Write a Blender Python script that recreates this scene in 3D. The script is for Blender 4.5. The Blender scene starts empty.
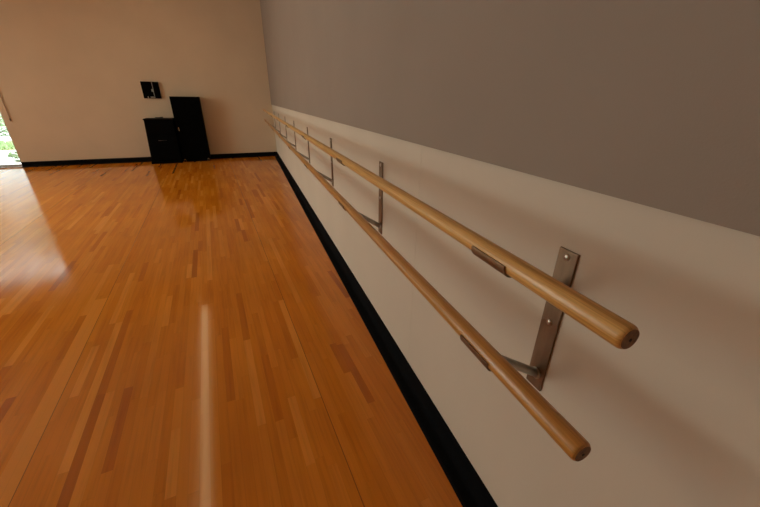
import bpy, bmesh, math, random
from mathutils import Vector, Matrix
random.seed(7)
C = bpy.context.scene.collection
PI = math.pi

# ------------------------------------------------------------------ helpers
def add_box(bm, x0, x1, y0, y1, z0, z1, bevel=0.0, seg=2):
    r = bmesh.ops.create_cube(bm, size=1.0)
    vs = r['verts']
    bmesh.ops.scale(bm, vec=(x1-x0, y1-y0, z1-z0), verts=vs)
    bmesh.ops.translate(bm, vec=((x0+x1)/2, (y0+y1)/2, (z0+z1)/2), verts=vs)
    if bevel > 0:
        es = list({e for v in vs for e in v.link_edges})
        bmesh.ops.bevel(bm, geom=es, offset=bevel, segments=seg, profile=.5, affect='EDGES')

def frame_of(d):
    d = d.normalized()
    a = Vector((0, 0, 1)) if abs(d.z) < .9 else Vector((1, 0, 0))
    u = d.cross(a).normalized()
    return u, d.cross(u).normalized()

def add_tube(bm, pts, rad, n=20, caps=True):
    """tube through pts; rad is a number or one radius per point"""
    pts = [Vector(p) for p in pts]
    rs = rad if isinstance(rad, (list, tuple)) else [rad]*len(pts)
    rings = []
    u0 = None
    for i, p in enumerate(pts):
        if i == 0: d = pts[1]-p
        elif i == len(pts)-1: d = p-pts[-2]
        else: d = (pts[i+1]-p).normalized()+(p-pts[i-1]).normalized()
        d.normalize()
        if u0 is None: u, v = frame_of(d)
        else:
            u = (u0-d*u0.dot(d)).normalized(); v = d.cross(u)
        u0 = u
        rings.append([bm.verts.new(p+(u*math.cos(2*PI*k/n)+v*math.sin(2*PI*k/n))*rs[i]) for k in range(n)])
    for a, b in zip(rings, rings[1:]):
        for k in range(n):
            bm.faces.new((a[k], a[(k+1) % n], b[(k+1) % n], b[k]))
    if caps:
        bm.faces.new(rings[0][::-1]); bm.faces.new(rings[-1])

def add_profile(bm, prof, p0, p1):
    """closed 2D profile (list of 3D offsets) swept straight from p0 to p1"""
    p0, p1 = Vector(p0), Vector(p1)
    a = [bm.verts.new(p0+Vector(q)) for q in prof]
    b = [bm.verts.new(p1+Vector(q)) for q in prof]
    n = len(prof)
    for k in range(n):
        bm.faces.new((a[k], a[(k+1) % n], b[(k+1) % n], b[k]))
    bm.faces.new(a[::-1]); bm.faces.new(b)

def add_saddle(bm, cx, cz, y0, y1, ri, ro, a0, a1, n=16):
    """half-pipe cradle along y below a round rail"""
    ang = [a0+(a1-a0)*k/n for k in range(n+1)]
    prof = [(cx+ri*math.cos(a), cz+ri*math.sin(a)) for a in ang] + [(cx+ro*math.cos(a), cz+ro*math.sin(a)) for a in reversed(ang)]
    va = [bm.verts.new((x, y0, z)) for x, z in prof]
    vb = [bm.verts.new((x, y1, z)) for x, z in prof]
    m = len(prof)
    for k in range(m):
        bm.faces.new((va[k], va[(k+1) % m], vb[(k+1) % m], vb[k]))
    for k in range(n):
        bm.faces.new((va[k], va[m-1-k], va[m-2-k], va[k+1]))
        bm.faces.new((vb[k+1], vb[m-2-k], vb[m-1-k], vb[k]))

def obj(name, bm, mat, parent=None, smooth=None):
    bmesh.ops.recalc_face_normals(bm, faces=bm.faces)
    me = bpy.data.meshes.new(name); bm.to_mesh(me); bm.free()
    if mat: me.materials.append(mat)
    o = bpy.data.objects.new(name, me); C.objects.link(o)
    if smooth is not None:
        for p in me.polygons: p.use_smooth = True
        md = o.modifiers.new('edges', 'EDGE_SPLIT'); md.split_angle = math.radians(smooth)
    if parent: o.parent = parent
    return o

def box(name, mat, x0, x1, y0, y1, z0, z1, parent=None, bevel=0.0):
    bm = bmesh.new(); add_box(bm, x0, x1, y0, y1, z0, z1, bevel)
    return obj(name, bm, mat, parent)

def thing(name, label, cat, loc=(0, 0, 0), group=None):
    o = bpy.data.objects.new(name, None); C.objects.link(o)
    o.location = loc; o.empty_display_size = .1
    return tag(o, label, cat, group)

def tag(o, label, cat, group=None, kind=None):
    o['label'] = label; o['category'] = cat
    if group: o['group'] = group
    if kind: o['kind'] = kind
    return o

def struct(o):
    o['kind'] = 'structure'; return o

# ------------------------------------------------------------------ materials
class NT:
    def __init__(s, name):
        s.m = bpy.data.materials.new(name); s.m.use_nodes = True
        s.t = s.m.node_tree; s.t.nodes.clear()
        s.out = s.t.nodes.new('ShaderNodeOutputMaterial')
    def n(s, kind, **kw):
        nd = s.t.nodes.new('ShaderNode'+kind)
        for k, v in kw.items():
            if k in nd.inputs: nd.inputs[k].default_value = v
            else: setattr(nd, k, v)
        return nd
    def l(s, a, b): s.t.links.new(a, b)
    def math(s, op, a, b=None, c=None, clamp=False):
        nd = s.t.nodes.new('ShaderNodeMath'); nd.operation = op; nd.use_clamp = clamp
        for i, v in enumerate((a, b, c)):
            if v is None: continue
            if isinstance(v, (int, float)): nd.inputs[i].default_value = v
            else: s.l(v, nd.inputs[i])
        return nd.outputs[0]
    def mix(s, f, a, b, mode='MIX'):
        nd = s.t.nodes.new('ShaderNodeMix'); nd.data_type = 'RGBA'; nd.blend_type = mode
        for i, v in ((0, f), (6, a), (7, b)):
            if isinstance(v, (int, float)): nd.inputs[i].default_value = v
            elif isinstance(v, tuple): nd.inputs[i].default_value = (*v, 1)
            else: s.l(v, nd.inputs[i])
        return nd.outputs[2]
    def ramp(s, f, stops, interp='LINEAR'):
        nd = s.t.nodes.new('ShaderNodeValToRGB'); cr = nd.color_ramp; cr.interpolation = interp
        while len(cr.elements) < len(stops): cr.elements.new(.5)
        for e, (p, c) in zip(cr.elements, stops): e.position = p; e.color = (*c, 1)
        s.l(f, nd.inputs[0]); return nd.outputs[0]
    def bsdf(s, **kw):
        p = s.n('BsdfPrincipled', **kw); s.l(p.outputs[0], s.out.inputs[0]); return p

def simple(name, col, rough=.5, metal=0.0, noise=0.0, scale=20., bump=0.0, spec=.5):
    t = NT(name); p = t.bsdf(Roughness=rough, Metallic=metal)
    p.inputs['Specular IOR Level'].default_value = spec
    p.inputs['Base Color'].default_value = (*col, 1)
    if noise or bump:
        co = t.n('TexCoord'); nz = t.n('TexNoise', Scale=scale, Detail=4.0)
        t.l(co.outputs['Object'], nz.inputs['Vector'])
        if noise:
            a = tuple(max(0, c*(1-noise)) for c in col); b = tuple(c*(1+noise) for c in col)
            t.l(t.ramp(nz.outputs[0], [(.3, a), (.7, b)]), p.inputs['Base Color'])
        if bump:
            bp = t.n('Bump', Strength=bump, Distance=.002)
            t.l(nz.outputs[0], bp.inputs['Height']); t.l(bp.outputs[0], p.inputs['Normal'])
    return t.m

# boards run 5 degrees off the wall; strip maple, 40 mm wide, random lengths
def floor_material():
    t = NT('maple_strip_floor'); p = t.bsdf()
    co = t.n('TexCoord'); sx = t.n('SeparateXYZ'); t.l(co.outputs['Object'], sx.inputs[0])
    A = math.radians(5.056); ca, sa = math.cos(A), math.sin(A); W = .04
    u = t.math('ADD', t.math('MULTIPLY', sx.outputs[0], ca), t.math('MULTIPLY', sx.outputs[1], sa))
    v = t.math('SUBTRACT', t.math('MULTIPLY', sx.outputs[1], ca), t.math('MULTIPLY', sx.outputs[0], sa))
    ur = t.math('DIVIDE', t.math('ADD', u, .36), W)
    row = t.math('FLOOR', ur)
    fu = t.math('SUBTRACT', ur, row)
    w1 = t.n('TexWhiteNoise', noise_dimensions='1D'); t.l(row, w1.inputs['W'])
    # board length varies by row
    ln = t.math('MULTIPLY_ADD', w1.outputs[0], .55, .38)
    vr = t.math('DIVIDE', t.math('ADD', v, t.math('MULTIPLY', w1.outputs[0], 37.7)), ln)
    # wobble so that ends are not periodic within a row
    sn = t.math('MULTIPLY', t.math('SINE', t.math('MULTIPLY', vr, 1.37)), .33)
    vr = t.math('ADD', vr, sn)
    seg = t.math('FLOOR', vr); fv = t.math('SUBTRACT', vr, seg)
    cv = t.n('CombineXYZ'); t.l(row, cv.inputs[0]); t.l(seg, cv.inputs[1])
    w2 = t.n('TexWhiteNoise', noise_dimensions='2D'); t.l(cv.outputs[0], w2.inputs['Vector'])
    rnd = w2.outputs[0]
    base = t.ramp(rnd, [(0, FD), (.03, FD2), (.09, FM0), (.5, FM), (.88, FM2), (1, FL)])
    # grain, stretched along the board and shifted per board
    gv = t.n('CombineXYZ')
    t.l(t.math('ADD', t.math('MULTIPLY', u, 60), t.math('MULTIPLY', rnd, 91)), gv.inputs[0])
    t.l(t.math('MULTIPLY', v, 2.4), gv.inputs[1]); t.l(t.math('MULTIPLY', rnd, 50), gv.inputs[2])
    g = t.n('TexNoise', Scale=1.0, Detail=5.0, Roughness=.6); t.l(gv.outputs[0], g.inputs['Vector'])
    gr = t.ramp(g.outputs[0], [(.25, (.82, .78, .72)), (.5, (1, 1, 1)), (.75, (1.07, 1.08, 1.1))])
    col = t.mix(1.0, base, gr, 'MULTIPLY')
    # broad blotches of the finish
    bl = t.n('TexNoise', Scale=1.3, Detail=3.0); t.l(co.outputs['Object'], bl.inputs['Vector'])
    col = t.mix(1.0, col, t.ramp(bl.outputs[0], [(.3, (.9, .88, .86)), (.7, (1.08, 1.09, 1.1))]), 'MULTIPLY')
    # pale boards: the strip right of the seam pairs and a mid-room run, pale wood lightened further for the lamp's reflected streak
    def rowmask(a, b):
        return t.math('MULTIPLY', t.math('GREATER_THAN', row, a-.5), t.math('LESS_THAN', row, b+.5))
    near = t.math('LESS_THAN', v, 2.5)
    pale_streak = t.math('MULTIPLY', rowmask(-14, -14), near); pale_streak_sides = t.math('MULTIPLY', rowmask(-16, -13), near); pale3 = t.math('MULTIPLY', rowmask(-32, -31), t.math('LESS_THAN', v, 2.9))
    col = t.mix(t.math('MULTIPLY', pale_streak_sides, .5), col, FM2)
    col = t.mix(t.math('MULTIPLY', pale_streak, .75), col, FL2)
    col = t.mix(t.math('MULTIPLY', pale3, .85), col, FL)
    # joints
    eu = t.math('MINIMUM', fu, t.math('SUBTRACT', 1.0, fu))
    ev = t.math('MULTIPLY', t.math('MINIMUM', fv, t.math('SUBTRACT', 1.0, fv)), t.math('DIVIDE', ln, W))
    gap = t.math('LESS_THAN', t.math('MINIMUM', eu, ev), .018)
    col = t.mix(t.math('MULTIPLY', gap, .15), col, (.10, .028, .004))
    # wider dark seams every 1.2 m
    us = t.math('ADD', u, .36)
    ms = t.math('SUBTRACT', t.math('MODULO', t.math('ADD', us, 60.0), 1.2), 0.0)
    md = t.math('MINIMUM', ms, t.math('SUBTRACT', 1.2, ms))
    seam = t.math('LESS_THAN', md, .0013)
    col = t.mix(t.math('MULTIPLY', seam, .85), col, (.035, .010, .003))
    # knots
    kn = t.n('TexVoronoi', Scale=1.1); kv = t.n('CombineXYZ')
    t.l(u, kv.inputs[0]); t.l(t.math('MULTIPLY', v, .8), kv.inputs[1]); t.l(kv.outputs[0], kn.inputs['Vector'])
    knot = t.math('LESS_THAN', kn.outputs[0], .0085)
    col = t.mix(t.math('MULTIPLY', knot, .9), col, (.03, .008, .003))
    t.l(col, p.inputs['Base Color'])
    # every board lies at a hair's different tilt and gloss
    w3 = t.n('TexWhiteNoise', noise_dimensions='3D'); c3 = t.n('CombineXYZ', Z=4.2)
    t.l(row, c3.inputs[0]); t.l(seg, c3.inputs[1]); t.l(c3.outputs[0], w3.inputs['Vector'])
    tl = t.math('MULTIPLY', t.math('SUBTRACT', w3.outputs[0], .5), .003)
    cup = t.math('MULTIPLY', t.math('SUBTRACT', fu, .5), .003)
    nn = t.n('CombineXYZ', Z=1.0); t.l(t.math('ADD', tl, cup), nn.inputs[0])
    t.l(t.math('MULTIPLY', t.math('SUBTRACT', rnd, .5), .001), nn.inputs[1])
    nv = t.n('VectorMath', operation='NORMALIZE'); t.l(nn.outputs[0], nv.inputs[0])
    t.l(nv.outputs[0], p.inputs['Normal'])
    t.l(t.math('MULTIPLY_ADD', w3.outputs[0], .05, .09), p.inputs['Roughness'])
    p.inputs['IOR'].default_value = 1.5; p.inputs['Specular IOR Level'].default_value = .42
    return t.m

FD = (.45, .118, .005); FD2 = (.53, .15, .007); FM0 = (.62, .19, .009); FM = (.67, .218, .012)
FM2 = (.72, .25, .018); FL = (.80, .31, .038); FL2 = (.76, .32, .06)
M_floor = floor_material()

def wood_material(name, dark, mid, light):
    t = NT(name); p = t.bsdf(Roughness=.33)
    co = t.n('TexCoord'); mp = t.n('Mapping'); mp.inputs['Scale'].default_value = (95, 2.2, 95)
    t.l(co.outputs['Object'], mp.inputs['Vector'])
    nz = t.n('TexNoise', Scale=1.0, Detail=6.0, Roughness=.62); t.l(mp.outputs[0], nz.inputs['Vector'])
    mp2 = t.n('Mapping'); mp2.inputs['Scale'].default_value = (420, 9, 420); t.l(co.outputs['Object'], mp2.inputs['Vector'])
    n2 = t.n('TexNoise', Scale=1.0, Detail=3.0); t.l(mp2.outputs[0], n2.inputs['Vector'])
    c = t.ramp(nz.outputs[0], [(.28, dark), (.5, mid), (.72, light)])
    c = t.mix(1.0, c, t.ramp(n2.outputs[0], [(.35, (.82, .78, .74)), (.6, (1.04, 1.04, 1.04))]), 'MULTIPLY')
    t.l(c, p.inputs['Base Color']); p.inputs['Coat Weight'].default_value = .25; p.inputs['Coat Roughness'].default_value = .2
    return t.m

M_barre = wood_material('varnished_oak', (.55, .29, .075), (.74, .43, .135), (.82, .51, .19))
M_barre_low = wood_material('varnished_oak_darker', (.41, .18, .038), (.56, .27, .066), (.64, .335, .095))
M_endgrain = simple('oak_end_grain', (.19, .085, .025), .6, noise=.35, scale=160)
M_hole = simple('dark_hole', (.02, .012, .008), .8)

def wall_paint(name, col, bump=.12):
    t = NT(name); p = t.bsdf(Roughness=.62)
    co = t.n('TexCoord')
    nz = t.n('TexNoise', Scale=1.7, Detail=5.0); t.l(co.outputs['Object'], nz.inputs['Vector'])
    a = tuple(c*.97 for c in col); b = tuple(c*1.03 for c in col)
    t.l(t.ramp(nz.outputs[0], [(.3, a), (.7, b)]), p.inputs['Base Color'])
    n2 = t.n('TexNoise', Scale=260.0, Detail=2.0); t.l(co.outputs['Object'], n2.inputs['Vector'])
    bp = t.n('Bump', Strength=bump, Distance=.001); t.l(n2.outputs[0], bp.inputs['Height']); t.l(bp.outputs[0], p.inputs['Normal'])
    p.inputs['Specular IOR Level'].default_value = .3
    return t.m

M_wall = wall_paint('beige_wall_paint', (.69, .565, .41))
M_wainscot = wall_paint('off_white_wall_panel', (.67, .60, .50))
M_grey = wall_paint('grey_brown_wall_covering', (.315, .258, .215), .2)
M_ceil = wall_paint('ceiling_paint', (.72, .66, .58))
M_rubber = simple('black_rubber', (.004, .0042, .005), .8, noise=.3, scale=60, spec=.06)

def steel(name, col, rough):
    t = NT(name); p = t.bsdf(Metallic=.85, Roughness=rough)
    co = t.n('TexCoord'); mp = t.n('Mapping'); mp.inputs['Scale'].default_value = (40, 40, 6)
    t.l(co.outputs['Object'], mp.inputs['Vector'])
    nz = t.n('TexNoise', Scale=1.0, Detail=5.0); t.l(mp.outputs[0], nz.inputs['Vector'])
    a = tuple(c*.78 for c in col); b = tuple(min(1, c*1.15) for c in col)
    t.l(t.ramp(nz.outputs[0], [(.3, a), (.7, b)]), p.inputs['Base Color'])
    return t.m
M_steel = steel('brushed_steel_plate', (.25, .18, .12), .45)
M_arm = steel('grey_steel_tube', (.42, .41, .38), .45)
M_screw = steel('screw_steel', (.55, .52, .48), .3)
M_alu = steel('dark_aluminium', (.20, .19, .175), .45)
M_alu_light = steel('mill_aluminium', (.62, .62, .62), .4)

M_black = simple('black_painted_steel', (.0014, .0015, .0016), .55, noise=.25, scale=30, spec=.04)
M_black2 = simple('black_laminate', (.0013, .0014, .0014), .6, noise=.25, scale=25, spec=.03)
M_trim = simple('dark_brown_edge', (.006, .004, .0025), .6, spec=.06)
M_chrome = steel('chrome', (.75, .75, .74), .18)
M_cord = simple('dark_brown_cord', (.03, .018, .012), .6)
M_pale = simple('pale_plastic', (.42, .40, .34), .5)
M_wand = simple('beige_rod', (.46, .345, .245), .5)
M_tip = simple('dark_tip', (.20, .14, .09), .5)

def glass_material():
    t = NT('clear_glass')
    fr = t.n('Fresnel', IOR=1.45); tr = t.n('BsdfTransparent'); tr.inputs[0].default_value = (.93, .96, .94, 1)
    gl = t.n('BsdfGlossy', Roughness=.01); mx = t.n('MixShader')
    t.l(fr.outputs[0], mx.inputs[0]); t.l(tr.outputs[0], mx.inputs[1]); t.l(gl.outputs[0], mx.inputs[2]); t.l(mx.outputs[0], t.out.inputs[0])
    return t.m
M_glass = glass_material()

def emit(name, col, k):
    t = NT(name); e = t.n('Emission', Strength=k); e.inputs[0].default_value = (*col, 1)
    t.l(e.outputs[0], t.out.inputs[0]); return t.m

SLANT = .0475      # the far wall stands a little off square
def turn(o):
    bpy.context.view_layer.update()
    o.matrix_world = Matrix.Translation((0, L, 0)) @ Matrix.Rotation(math.atan(SLANT), 4, 'Z') @ Matrix.Translation((0, -L, 0)) @ o.matrix_world
    return o
# ------------------------------------------------------------------ room measures (metres)
WIN_E, WIN_C = 235.0, (1.0, .96, .88)   # added lamp standing in for daylight at the unseen left windows
L = 9.541          # far wall
XL = -7.4          # left wall
YB = -2.2          # rear wall
H = 3.6            # ceiling
ZP = 1.2324        # top of the off-white panelling
DOOR_X1, DOOR_X0, DOOR_H = -5.163, -7.1, 2.72

fl = struct(box('floor', M_floor, XL-.2, .2, YB-.2, L+.06, -.12, 0))
for vv in fl.data.vertices:
    if vv.co.y > 5: vv.co.y += SLANT*vv.co.x
struct(box('ceiling', M_ceil, XL-.2, .2, YB-.2, L+.2, H, H+.15))
# right wall: off-white panels with hairline joints below, thicker grey covering above
bm = bmesh.new()
add_box(bm, .004, .2, YB-.2, L+.2, 0, H)
ys = [YB, -1.173, 1.265, 3.703, 6.141, 8.579, L+.2]
for a, b in zip(ys, ys[1:]): add_box(bm, 0, .004, a+.0007, b-.0007, 0, ZP)
struct(obj('wall_right', bm, M_wainscot))
bm = bmesh.new()
ys = [YB, 2.855, 5.3, 7.74, L+.2]
for a, b in zip(ys, ys[1:]): add_box(bm, -.012, .004, a+.0005, b-.0005, ZP, H)
struct(obj('wall_right_upper', bm, M_grey))
# far wall with the glass door opening
bm = bmesh.new()
add_box(bm, DOOR_X1, .004, L, L+.2, 0, H)
add_box(bm, DOOR_X0, DOOR_X1, L, L+.2, DOOR_H, H)
add_box(bm, XL-.2, DOOR_X0, L, L+.2, 0, H)
turn(struct(obj('wall_far', bm, M_wall)))
WY0, WY1, WZ0, WZ1 = 1.4, 7.9, .12, 3.35
bm = bmesh.new()
add_box(bm, XL-.2, XL, YB-.2, WY0, 0, H); add_box(bm, XL-.2, XL, WY1, L, 0, H)
add_box(bm, XL-.2, XL, WY0, WY1, 0, WZ0); add_box(bm, XL-.2, XL, WY0, WY1, WZ1, H)
struct(obj('wall_left', bm, M_wall))
struct(box('wall_rear', M_wall, XL, .004, YB-.2, YB, 0, H))

# cove base: 102 mm up the wall, 76 mm out over the floor
def cove(s=1):
    pr = [(0, .1016), (.005, .1016), (.007, .098), (.0085, .045)]
    for k in range(7):
        a = PI/2*k/6
        pr.append((.0085+.030*(1-math.cos(a)), .041-.030*math.sin(a)))
    pr += [(.066, .0085), (.0762, .004), (.0762, 0), (0, 0)]
    return pr
bm = bmesh.new(); add_profile(bm, [(-a, 0, b) for a, b in cove()], (0, YB, 0), (0, L, 0))
struct(obj('baseboard_right', bm, M_rubber))
bm = bmesh.new(); add_profile(bm, [(0, -a, b) for a, b in cove()], (0, L, 0), (DOOR_X1, L, 0))
turn(struct(obj('baseboard_far', bm, M_rubber)))
bm = bmesh.new(); add_profile(bm, [(a, 0, b) for a, b in cove()], (XL, YB, 0), (XL, L, 0))
struct(obj('baseboard_left', bm, M_rubber))

# ------------------------------------------------------------------ glass door wall at far left
yd = L+.09
bm = bmesh.new()
add_box(bm, DOOR_X0, DOOR_X0+.05, yd-.05, yd+.05, 0, DOOR_H)
add_box(bm, DOOR_X1-.02, DOOR_X1, yd-.05, yd+.05, 0, DOOR_H)
add_box(bm, DOOR_X0, DOOR_X1, yd-.05, yd+.05, DOOR_H-.05, DOOR_H)
add_box(bm, -6.83, -6.77, yd-.04, yd+.04, .012, DOOR_H-.05)
d = struct(obj('door_1', bm, M_alu))
box('threshold', M_alu_light, DOOR_X0, DOOR_X1, L-.005, L+.2, 0, .010, d, .003)
for xa, xb in ((DOOR_X0+.05, -6.83), (-6.77, DOOR_X1-.02)):
    lf = bmesh.new()
    add_box(lf, xa, xb, yd-.02, yd+.02, .012, .045)
    add_box(lf, xa, xb, yd-.02, yd+.02, DOOR_H-.13, DOOR_H-.05)
    fo = obj('door_leaf', lf, M_alu_light, d)
    box('pane', M_glass, xa, xb, yd-.004, yd+.004, .045, DOOR_H-.13, fo)
hb = bmesh.new(); add_tube(hb, [(-6.70, yd-.02, .9), (-6.70, yd-.08, .9), (-6.70, yd-.08, 1.3), (-6.70, yd-.02, 1.3)], .012)
obj('door_handle', hb, M_alu_light, d, 40)

turn(d)
# unseen band of windows in the left wall, made tall to soften the light
bm = bmesh.new(); n = 4; wx = XL-.1; st = (WY1-WY0)/n
add_box(bm, wx-.03, wx+.03, WY0, WY1, WZ0, WZ0+.05); add_box(bm, wx-.03, wx+.03, WY0, WY1, WZ1-.05, WZ1)
for k in range(n+1):
    yy = min(max(WY0+k*st, WY0+.025), WY1-.025); add_box(bm, wx-.03, wx+.03, yy-.025, yy+.025, WZ0+.05, WZ1-.05)
wd = struct(obj('window_1', bm, M_alu))
for k in range(n): box('pane', M_glass, wx-.003, wx+.003, WY0+k*st+.025, WY0+(k+1)*st-.025, WZ0+.05, WZ1-.05, wd)
al = bpy.data.lights.new('window_fill', 'AREA'); al.shape = 'RECTANGLE'; al.size = WY1-WY0-.1; al.size_y = WZ1-WZ0-.1
al.energy = WIN_E; al.color = WIN_C
ao = bpy.data.objects.new('window_fill', al); C.objects.link(ao)  # added area lamp behind the panes, in place of daylight
ao.location = (XL-.16, (WY0+WY1)/2, (WZ0+WZ1)/2); ao.rotation_euler = Vector((1, 0, 0)).to_track_quat('-Z', 'Z').to_euler()

# slim rod beside the door
t = thing('blind_wand', 'slim beige rod with dark tip hanging on the wall beside the glass door', 'rod', (-5.05, L, .896)); turn(t)
bm = bmesh.new(); add_tube(bm, [(0, -.018, .03), (0, -.018, 1.75)], .0075, 12); obj('rod', bm, M_wand, t, 40)
bm = bmesh.new(); add_tube(bm, [(0, -.018, -.005), (0, -.018, 0), (0, -.018, .045), (0, -.018, .05)], [.008, .012, .012, .008], 12); obj('tip', bm, M_tip, t, 40)
bm = bmesh.new(); add_box(bm, -.02, .02, -.03, 0, 1.74, 1.80, .004); obj('wall_hook', bm, M_wand, t)

# ------------------------------------------------------------------ barres
BU = (-.2145, 1.1134, .0192); BL = (-.2110, .8796, .0200)
def barre(name, cx, cz, r, ye, y1, mat, label):
    e = .007
    pts = [(cx, ye, cz), (cx, ye+.0012, cz), (cx, ye+.0035, cz), (cx, ye+e, cz)]
    rs = [r*.80, r*.885, r*.965, r]
    n = 40
    for k in range(1, n+1): pts.append((cx, ye+e+(y1-ye-2*e)*k/n, cz)); rs.append(r)
    pts += [(cx, y1-.003, cz), (cx, y1, cz)]; rs += [r*.95, r*.8]
    bm = bmesh.new(); add_tube(bm, pts, rs, 40)
    o = tag(obj(name, bm, mat, None, 50), label, 'barre', 'ballet barres on the right wall')
    bm = bmesh.new(); add_tube(bm, [(cx, ye-.0008, cz), (cx, ye+.002, cz)], r*.80, 32); f = obj('end_face', bm, M_endgrain, o)
    bm = bmesh.new(); add_tube(bm, [(cx, ye-.0014, cz-.001), (cx, ye+.001, cz-.001)], r*.13, 14); obj('screw_hole', bm, M_hole, f)
    return o
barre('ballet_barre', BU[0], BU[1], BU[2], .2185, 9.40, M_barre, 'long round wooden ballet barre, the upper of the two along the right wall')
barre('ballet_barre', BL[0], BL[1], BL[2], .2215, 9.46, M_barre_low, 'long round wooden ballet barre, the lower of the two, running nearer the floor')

# bracket: wall plate, two rising arms, two cradles
PZ0, PZ1 = .6856, 1.0908
def make_bracket():
    t = thing('barre_bracket', '', 'bracket', (0, 0, PZ0), 'steel barre brackets on the right wall')
    o0 = PZ0
    bm = bmesh.new(); add_box(bm, -.006, 0, -.0254, .0254, 0, PZ1-o0, .0012, 2); plate = obj('mounting_plate', bm, M_steel, t)
    for zz in (1.075, .895):
        b = bmesh.new()
        add_tube(b, [(-.006, 0, zz-o0), (-.0065, 0, zz-o0), (-.009, 0, zz-o0), (-.0105, 0, zz-o0)], [.0085, .0085, .007, .003], 18)
        s = obj('screw', b, M_screw, plate, 45)
    for (cx, cz, r), za in ((BU, .985), (BL, .73)):
        a = Vector((-.006, 0, za-o0)); e = Vector((cx+.021, 0, cz-.0235-o0)) if r < .0195 else Vector((cx+.0165, 0, cz-.029-o0))
        dr = (e-a).normalized()
        b = bmesh.new(); add_tube(b, [a, a+dr*.05, a+dr*.15, e], .0118, 20); ar = obj('arm', b, M_arm, t, 45)
        b = bmesh.new(); add_tube(b, [(-.005, 0, za-o0), (-.008, 0, za-o0), (-.0105, 0, za-o0)], [.0165, .0165, .0125], 24); obj('weld_collar', b, M_arm, ar, 45)
        b = bmesh.new(); add_saddle(b, cx, cz-o0, -.060, .044, r+.0004, r+.0042, PI*.95, PI*1.95); obj('saddle', b, M_steel, t, 40)
    return t
def copy_tree(o, parent=None):
    c = o.copy(); C.objects.link(c)
    if parent: c.parent = parent
    for ch in list(o.children): copy_tree(ch, c)
    return c
first = make_bracket()
where = ['nearest the camera, by the round barre ends',
         'second from the round barre ends', 'third from the round barre ends', 'fourth from the round barre ends',
         'fourth from the far wall', 'third from the far wall', 'second from the far wall', 'last before the far wall']
for i, w in enumerate(where):
    o = first if i == 0 else copy_tree(first)
    o.location = (0, .5015+1.2192*i, PZ0)
    o['label'] = 'grey steel bracket holding both wooden barres, ' + w

# ------------------------------------------------------------------ black cabinets by the far wall
def caster(parent, x, y, z0, mat_w):
    b = bmesh.new(); add_box(b, x-.016, x+.016, y-.016, y+.016, z0+.036, z0+.062, .003); c = obj('caster', b, M_chrome, parent)
    b = bmesh.new(); add_tube(b, [(x-.012, y-.01, z0+.022), (x+.012, y-.01, z0+.022)], .022, 20); obj('wheel', b, mat_w, c, 40)

t = thing('storage_cabinet', 'tall black cabinet with a small latch standing against the far wall', 'cabinet', (-1.862, 9.25, 0)); t.rotation_euler.z = math.atan(SLANT)
w, dp, h = .288, .165, 1.385
bm = bmesh.new(); add_box(bm, -w, w, -dp+.02, dp, .062, h, .006); obj('body', bm, M_black, t)
bm = bmesh.new(); add_box(bm, -w+.07, w-.07, -dp+.03, dp-.02, 0, .062, .003); obj('plinth', bm, M_black, t)
bm = bmesh.new(); add_box(bm, -w+.012, w-.012, -dp, -dp+.018, .10, h-.03, .004); dr = obj('door', bm, M_black2, t)
for zz in (.35, 1.1):
    b = bmesh.new(); add_tube(b, [(w-.012, -dp-.003, zz-.03), (w-.012, -dp-.003, zz+.03)], .006, 12); obj('hinge', b, M_black, dr, 40)
b = bmesh.new(); add_box(b, -w+.045, -w+.062, -dp-.022, -dp, .68, .76, .004); obj('latch', b, M_chrome, dr)
for x in (-w+.04, w-.04):
    for y in (-dp+.05, dp-.05): caster(t, x, y, 0, M_black)
t['label'] = 'tall black cabinet with small metal latch standing against the far wall'

t = thing('storage_cabinet', 'short black cabinet with a drawer pull standing left of the tall cabinet', 'cabinet', (-2.435, 9.17, 0)); t.rotation_euler.z = math.atan(SLANT)
w, dp, h = .275, .2, .943
bm = bmesh.new(); add_box(bm, -w, w, -dp+.02, dp, .05, h-.03, .004); obj('body', bm, M_black2, t)
bm = bmesh.new(); add_box(bm, -w-.012, w, -dp-.008, dp, h-.03, h, .008); obj('top', bm, M_trim, t)
bm = bmesh.new(); add_box(bm, -w+.012, w-.012, -dp, -dp+.018, .62, h-.05, .003); obj('drawer', bm, M_black, t)
bm = bmesh.new(); add_box(bm, -w+.012, w-.012, -dp, -dp+.018, .08, .60, .003); df = obj('door', bm, M_black, t)
b = bmesh.new(); add_tube(b, [(-.085, -dp, .50), (-.085, -dp-.022, .50), (.055, -dp-.022, .50), (.055, -dp, .50)], .006, 12); obj('handle', b, M_alu, df, 40)
bm = bmesh.new(); add_box(bm, -w-.008, w, -dp+.005, dp, .0, .05, .004); obj('plinth', bm, M_black, t)
for ch in t.children:                                    # the left side splays out towards the floor
    for vv in ch.data.vertices:
        if vv.co.x < -.2: vv.co.x -= .05*(1-vv.co.z/h)

bm = bmesh.new()
pts = []
for k in range(25):
    a = k/24*2*PI*1.25
    pts.append((-2.44+.07*math.cos(a)*(1+.1*math.sin(3*a)), 9.15+.06*math.sin(a), .943+.009+.022*k/24*abs(math.sin(a*.8))))
add_tube(bm, pts, .008, 10)
tag(obj('cord', bm, M_cord, None, 60), 'thin dark cord coiled on top of the short black cabinet', 'cord')

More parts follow.
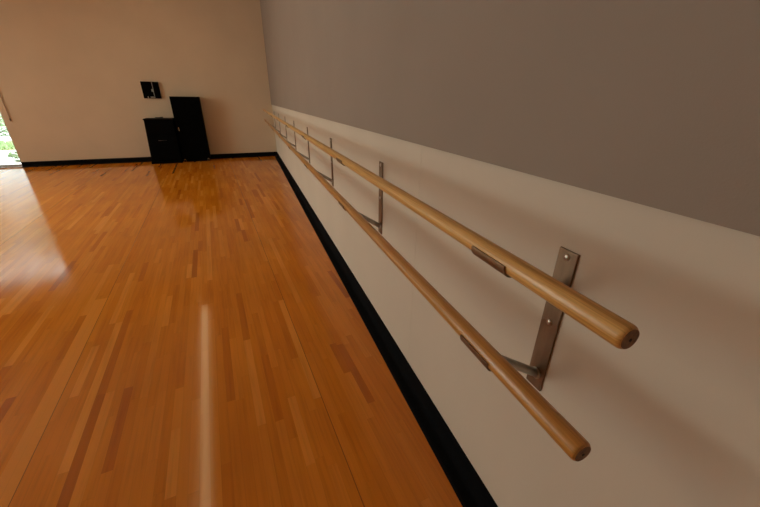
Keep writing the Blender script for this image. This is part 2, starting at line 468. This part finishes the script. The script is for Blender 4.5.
# black wall box above
t = thing('wall_box', 'square black wall box with two leaves and pale fittings above the short cabinet', 'wall box', (-2.515, L, 1.338)); turn(t)
bm = bmesh.new(); add_box(bm, -.165, .165, -.045, 0, 0, .331, .004); obj('back_box', bm, M_black, t)
bm = bmesh.new(); add_box(bm, -.158, .038, -.055, -.045, .045, .322, .002); obj('leaf', bm, M_black2, t)
bm = bmesh.new(); add_box(bm, .052, .158, -.055, -.045, .008, .322, .002); obj('leaf', bm, M_black2, t)
bm = bmesh.new(); add_tube(bm, [(.044, -.052, .325), (.046, -.054, .20), (.043, -.054, .10), (.047, -.054, .05)], .0055, 10); obj('cable', bm, M_pale, t, 60)
bm = bmesh.new(); add_box(bm, .012, .046, -.066, -.055, .135, .185, .004); obj('latch', bm, M_pale, t)
bm = bmesh.new(); add_box(bm, -.035, .055, -.058, -.045, .016, .036, .003); obj('connector_strip', bm, M_pale, t)
bm = bmesh.new(); add_box(bm, -.088, -.074, -.058, -.045, .004, .040, .002); obj('clip', bm, M_pale, t)

# ------------------------------------------------------------------ ceiling strip light, plus unseen rectangular lights added as fill
LAMP = (1.0, .80, .58)
M_strip = emit('strip_diffuser', (1.0, .78, .44), 4.8)
M_white = simple('white_enamel', (.75, .74, .72), .4)
A = math.radians(5.056)
M_fill = emit('fill_diffuser', (1.0, .88, .68), 5.4)
def fill_troffer(x, y, label, first=[]):  # out-of-view lamp added to soften the barre shadows
    if first:
        r = copy_tree(first[0]); r.location = (x, y, H); r['label'] = label; return
    t = thing('ceiling_fill_light', label, 'ceiling light', (x, y, H), 'added rectangular ceiling fill lights'); first.append(t)
    b = bmesh.new()
    for a in ((-.62, .62, -1.12, -1.08), (-.62, .62, 1.08, 1.12), (-.62, -.58, -1.08, 1.08), (.58, .62, -1.08, 1.08)): add_box(b, *a, -.06, 0)
    obj('frame', b, M_white, t)
    box('diffuser', M_fill, -.58, .58, -1.08, 1.08, -.04, -.03, t)
fill_troffer(-5.9, 3.6, 'unseen rectangular fill light added on the ceiling, nearer the middle of the room')
fill_troffer(-6.75, 6.2, 'unseen rectangular fill light added on the ceiling, nearer the glass door')
t = thing('ceiling_strip_light', 'long narrow ceiling strip light running along the room', 'strip light', (-2.02, 5.35, H))
bm = bmesh.new(); add_box(bm, -.07, -.05, -3.05, 3.05, -.07, 0); add_box(bm, .05, .07, -3.05, 3.05, -.07, 0); add_box(bm, -.05, .05, -3.05, 3.05, -.02, 0)
bmesh.ops.rotate(bm, matrix=Matrix.Rotation(A, 3, 'Z'), verts=bm.verts); obj('housing', bm, M_white, t)
bm = bmesh.new(); add_box(bm, -.05, .05, -3.0, 3.0, -.06, -.05)
bmesh.ops.rotate(bm, matrix=Matrix.Rotation(A, 3, 'Z'), verts=bm.verts); obj('diffuser', bm, M_strip, t)

# ------------------------------------------------------------------ outdoors beyond the glass
M_conc = simple('pale_concrete', (.72, .70, .66), .8, noise=.06, scale=3)
M_soil = simple('lawn_soil', (.20, .22, .08), .9, noise=.3, scale=4)
M_grass = simple('grass_blades', (.42, .56, .28), .7, noise=.3, scale=2)
M_hedge = simple('hedge_leaves', (.45, .58, .36), .7, noise=.4, scale=6)
M_leaf = simple('tree_leaves', (.40, .42, .30), .6, noise=.3, scale=2)
M_bark = simple('bark', (.14, .10, .07), .9, noise=.4, scale=12)
M_brick = simple('weathered_brick', (.34, .22, .18), .85, noise=.25, scale=9)
struct(box('pavement', M_conc, -45, 8, L+.2, 60, -.2, -.03))
struct(box('lawn_bed', M_soil, -24, -3, 12.6, 14.4, -.1, -.015))

def leaves(bm, center, rx, ry, rz, n, s, rnd):
    for _ in range(n):
        while True:
            p = Vector((rnd.uniform(-1, 1), rnd.uniform(-1, 1), rnd.uniform(-1, 1)))
            if .25 < p.length < 1: break
        p = Vector((p.x*rx, p.y*ry, p.z*rz))+Vector(center)
        q = Matrix.Rotation(rnd.uniform(0, 6.3), 3, 'Z') @ Matrix.Rotation(rnd.uniform(-1.2, 1.2), 3, 'X')
        k = s*rnd.uniform(.7, 1.3)
        vs = [bm.verts.new(p+q @ Vector(c)) for c in ((-k*.5, 0, 0), (0, -k*.32, k*.06), (k*.5, 0, 0), (0, k*.32, k*.06))]
        bm.faces.new(vs)
rn = random.Random(3)
bm = bmesh.new()
for _ in range(5200):
    x, y = rn.uniform(-13, -4.5), rn.uniform(12.62, 14.38)
    a = rn.uniform(0, 6.3); hh = rn.uniform(.05, .13); ww = .02
    dx, dy = math.cos(a)*ww, math.sin(a)*ww
    vs = [bm.verts.new(c) for c in ((x-dx, y-dy, -.015), (x+dx, y+dy, -.015), (x+dy*1.6, y-dx*1.6, hh))]
    bm.faces.new(vs)
tag(obj('grass', bm, M_grass), 'short green grass strip outside the glass door', 'grass', kind='stuff')

def bush(x, y, z, rx, ry, rz, n, label, mat=M_hedge, name='hedge', cat='hedge', group=None):
    t = thing(name, label, cat, (x, y, z), group)
    b = bmesh.new(); leaves(b, (0, 0, rz*.95), rx, ry, rz, n, .09, rn); obj('foliage', b, mat, t)
    b = bmesh.new()
    for k in range(4): add_tube(b, [(0, 0, 0), (rx*.3*math.cos(k*1.6), ry*.3*math.sin(k*1.6), rz*1.2)], [.02, .006], 6)
    obj('stem', b, M_bark, t)
bush(-9.4, 17.2, -.03, 2.6, .45, .38, 3600, 'long low green hedge outside beyond the grass strip')
bush(-5.62, 10.35, -.03, .22, .18, .12, 160, 'small green plant outside by the door jamb', name='shrub', cat='shrub')

t = thing('planter_wall', 'low reddish brick wall outside behind the hedge', 'wall', (-12.5, 21.5, -.03))
bm = bmesh.new(); add_box(bm, -4, 4, -.15, .15, 0, .5, .01); obj('brickwork', bm, M_brick, t)
bm = bmesh.new(); add_box(bm, -4.05, 4.05, -.19, .19, .5, .56, .01); obj('coping', bm, M_conc, t)

for (x, y, hh, r, lb) in ((-12.0, 25, 8.2, 2.1, 'leafy tree outside, right of the group beyond the brick wall'),
                          (-17.3, 27, 8.8, 2.4, 'leafy tree outside, middle of the group beyond the brick wall'),
                          (-22.6, 28, 8.0, 2.3, 'leafy tree outside, left of the group beyond the brick wall')):
    t = thing('leafy_tree', lb, 'tree', (x, y, -.03), 'trees beyond the brick wall')
    b = bmesh.new(); leaves(b, (0, 0, hh*.75), r, r, hh*.25, 1500, .34, rn); obj('crown', b, M_leaf, t)
    b = bmesh.new(); add_tube(b, [(0, 0, 0), (.05, 0, hh*.3), (-.05, .05, hh*.75)], [.2, .14, .05], 10)
    for k in range(5):
        a = k*1.3; add_tube(b, [(0, 0, hh*(.32+.05*k)), (r*.6*math.cos(a), r*.6*math.sin(a), hh*(.55+.06*k))], [.07, .02], 6)
    obj('trunk', b, M_bark, t)

M_render = simple('white_render', (.86, .86, .84), .8, noise=.03, scale=2)
M_roof = simple('pale_roof_edge', (.55, .54, .52), .7)
M_dark_glass = simple('window_glass', (.10, .12, .13), .15)
t = thing('building', 'long low white building outside beyond the trees', 'building', (-22, 34, -.03))
bm = bmesh.new(); add_box(bm, -13, 13, 0, 8, 0, 5.2); wl = obj('wall', bm, M_render, t)
bm = bmesh.new(); add_box(bm, -13.3, 13.3, -.3, 8.3, 5.2, 5.45, .02); obj('roof', bm, M_roof, t)
for k in range(3):
    x = -8+8*k
    bm = bmesh.new(); add_box(bm, x-.7, x+.7, -.05, .05, .9, 2.1); wn = obj('window', bm, M_roof, t)
    bm = bmesh.new(); add_box(bm, x-.6, x+.6, -.07, -.04, 1.0, 2.0); obj('pane', bm, M_dark_glass, wn)

# ------------------------------------------------------------------ overcast sky
W = bpy.data.worlds.new('sky'); bpy.context.scene.world = W; W.use_nodes = True
nt = W.node_tree; nt.nodes.clear()
o = nt.nodes.new('ShaderNodeOutputWorld'); b = nt.nodes.new('ShaderNodeBackground')
tc = nt.nodes.new('ShaderNodeTexCoord'); sp = nt.nodes.new('ShaderNodeSeparateXYZ'); rp = nt.nodes.new('ShaderNodeValToRGB')
nt.links.new(tc.outputs['Generated'], sp.inputs[0]); nt.links.new(sp.outputs[2], rp.inputs[0])
rp.color_ramp.elements[0].position = .28; rp.color_ramp.elements[0].color = (.23, .24, .22, 1)
rp.color_ramp.elements[1].position = .75; rp.color_ramp.elements[1].color = (1.05, 1.12, 1.2, 1)
b.inputs[1].default_value = 6.0
nt.links.new(rp.outputs[0], b.inputs[0]); nt.links.new(b.outputs[0], o.inputs[0])

# skylight portal in the door opening
pl = bpy.data.lights.new('door_portal', 'AREA'); pl.shape = 'RECTANGLE'; pl.size = DOOR_X1-DOOR_X0; pl.size_y = DOOR_H
pl.cycles.is_portal = True
po = bpy.data.objects.new('door_portal', pl); C.objects.link(po)
po.location = ((DOOR_X0+DOOR_X1)/2, L+.18, DOOR_H/2); po.rotation_euler = Vector((0, -1, 0)).to_track_quat('-Z', 'Z').to_euler(); bpy.context.view_layer.update(); turn(po)

# ------------------------------------------------------------------ camera
cd = bpy.data.cameras.new('camera'); cam = bpy.data.objects.new('camera', cd); C.objects.link(cam)
cd.sensor_width = 36; cd.lens = 36*336.854/760; cd.clip_start = .02; cd.clip_end = 300
pit, yaw, rol = .42983, .36, .015364
fw = Vector((math.sin(yaw)*math.cos(pit), math.cos(yaw)*math.cos(pit), -math.sin(pit)))
rt = Vector((math.cos(yaw), -math.sin(yaw), 0)); up = rt.cross(fw)
r2 = rt*math.cos(rol)+up*math.sin(rol); u2 = up*math.cos(rol)-rt*math.sin(rol)
mt = Matrix((r2, u2, -fw)).transposed().to_4x4(); mt.translation = (-.6499, 0, 1.39595)
cam.matrix_world = mt
sc = bpy.context.scene; sc.camera = cam
sc.view_settings.view_transform = 'Standard'; sc.view_settings.look = 'None'
sc.view_settings.exposure = 0.0; sc.view_settings.gamma = 1.0; sc.view_settings.use_curve_mapping = False
sc.cycles.max_bounces = 10; sc.cycles.diffuse_bounces = 6; sc.cycles.sample_clamp_indirect = 6
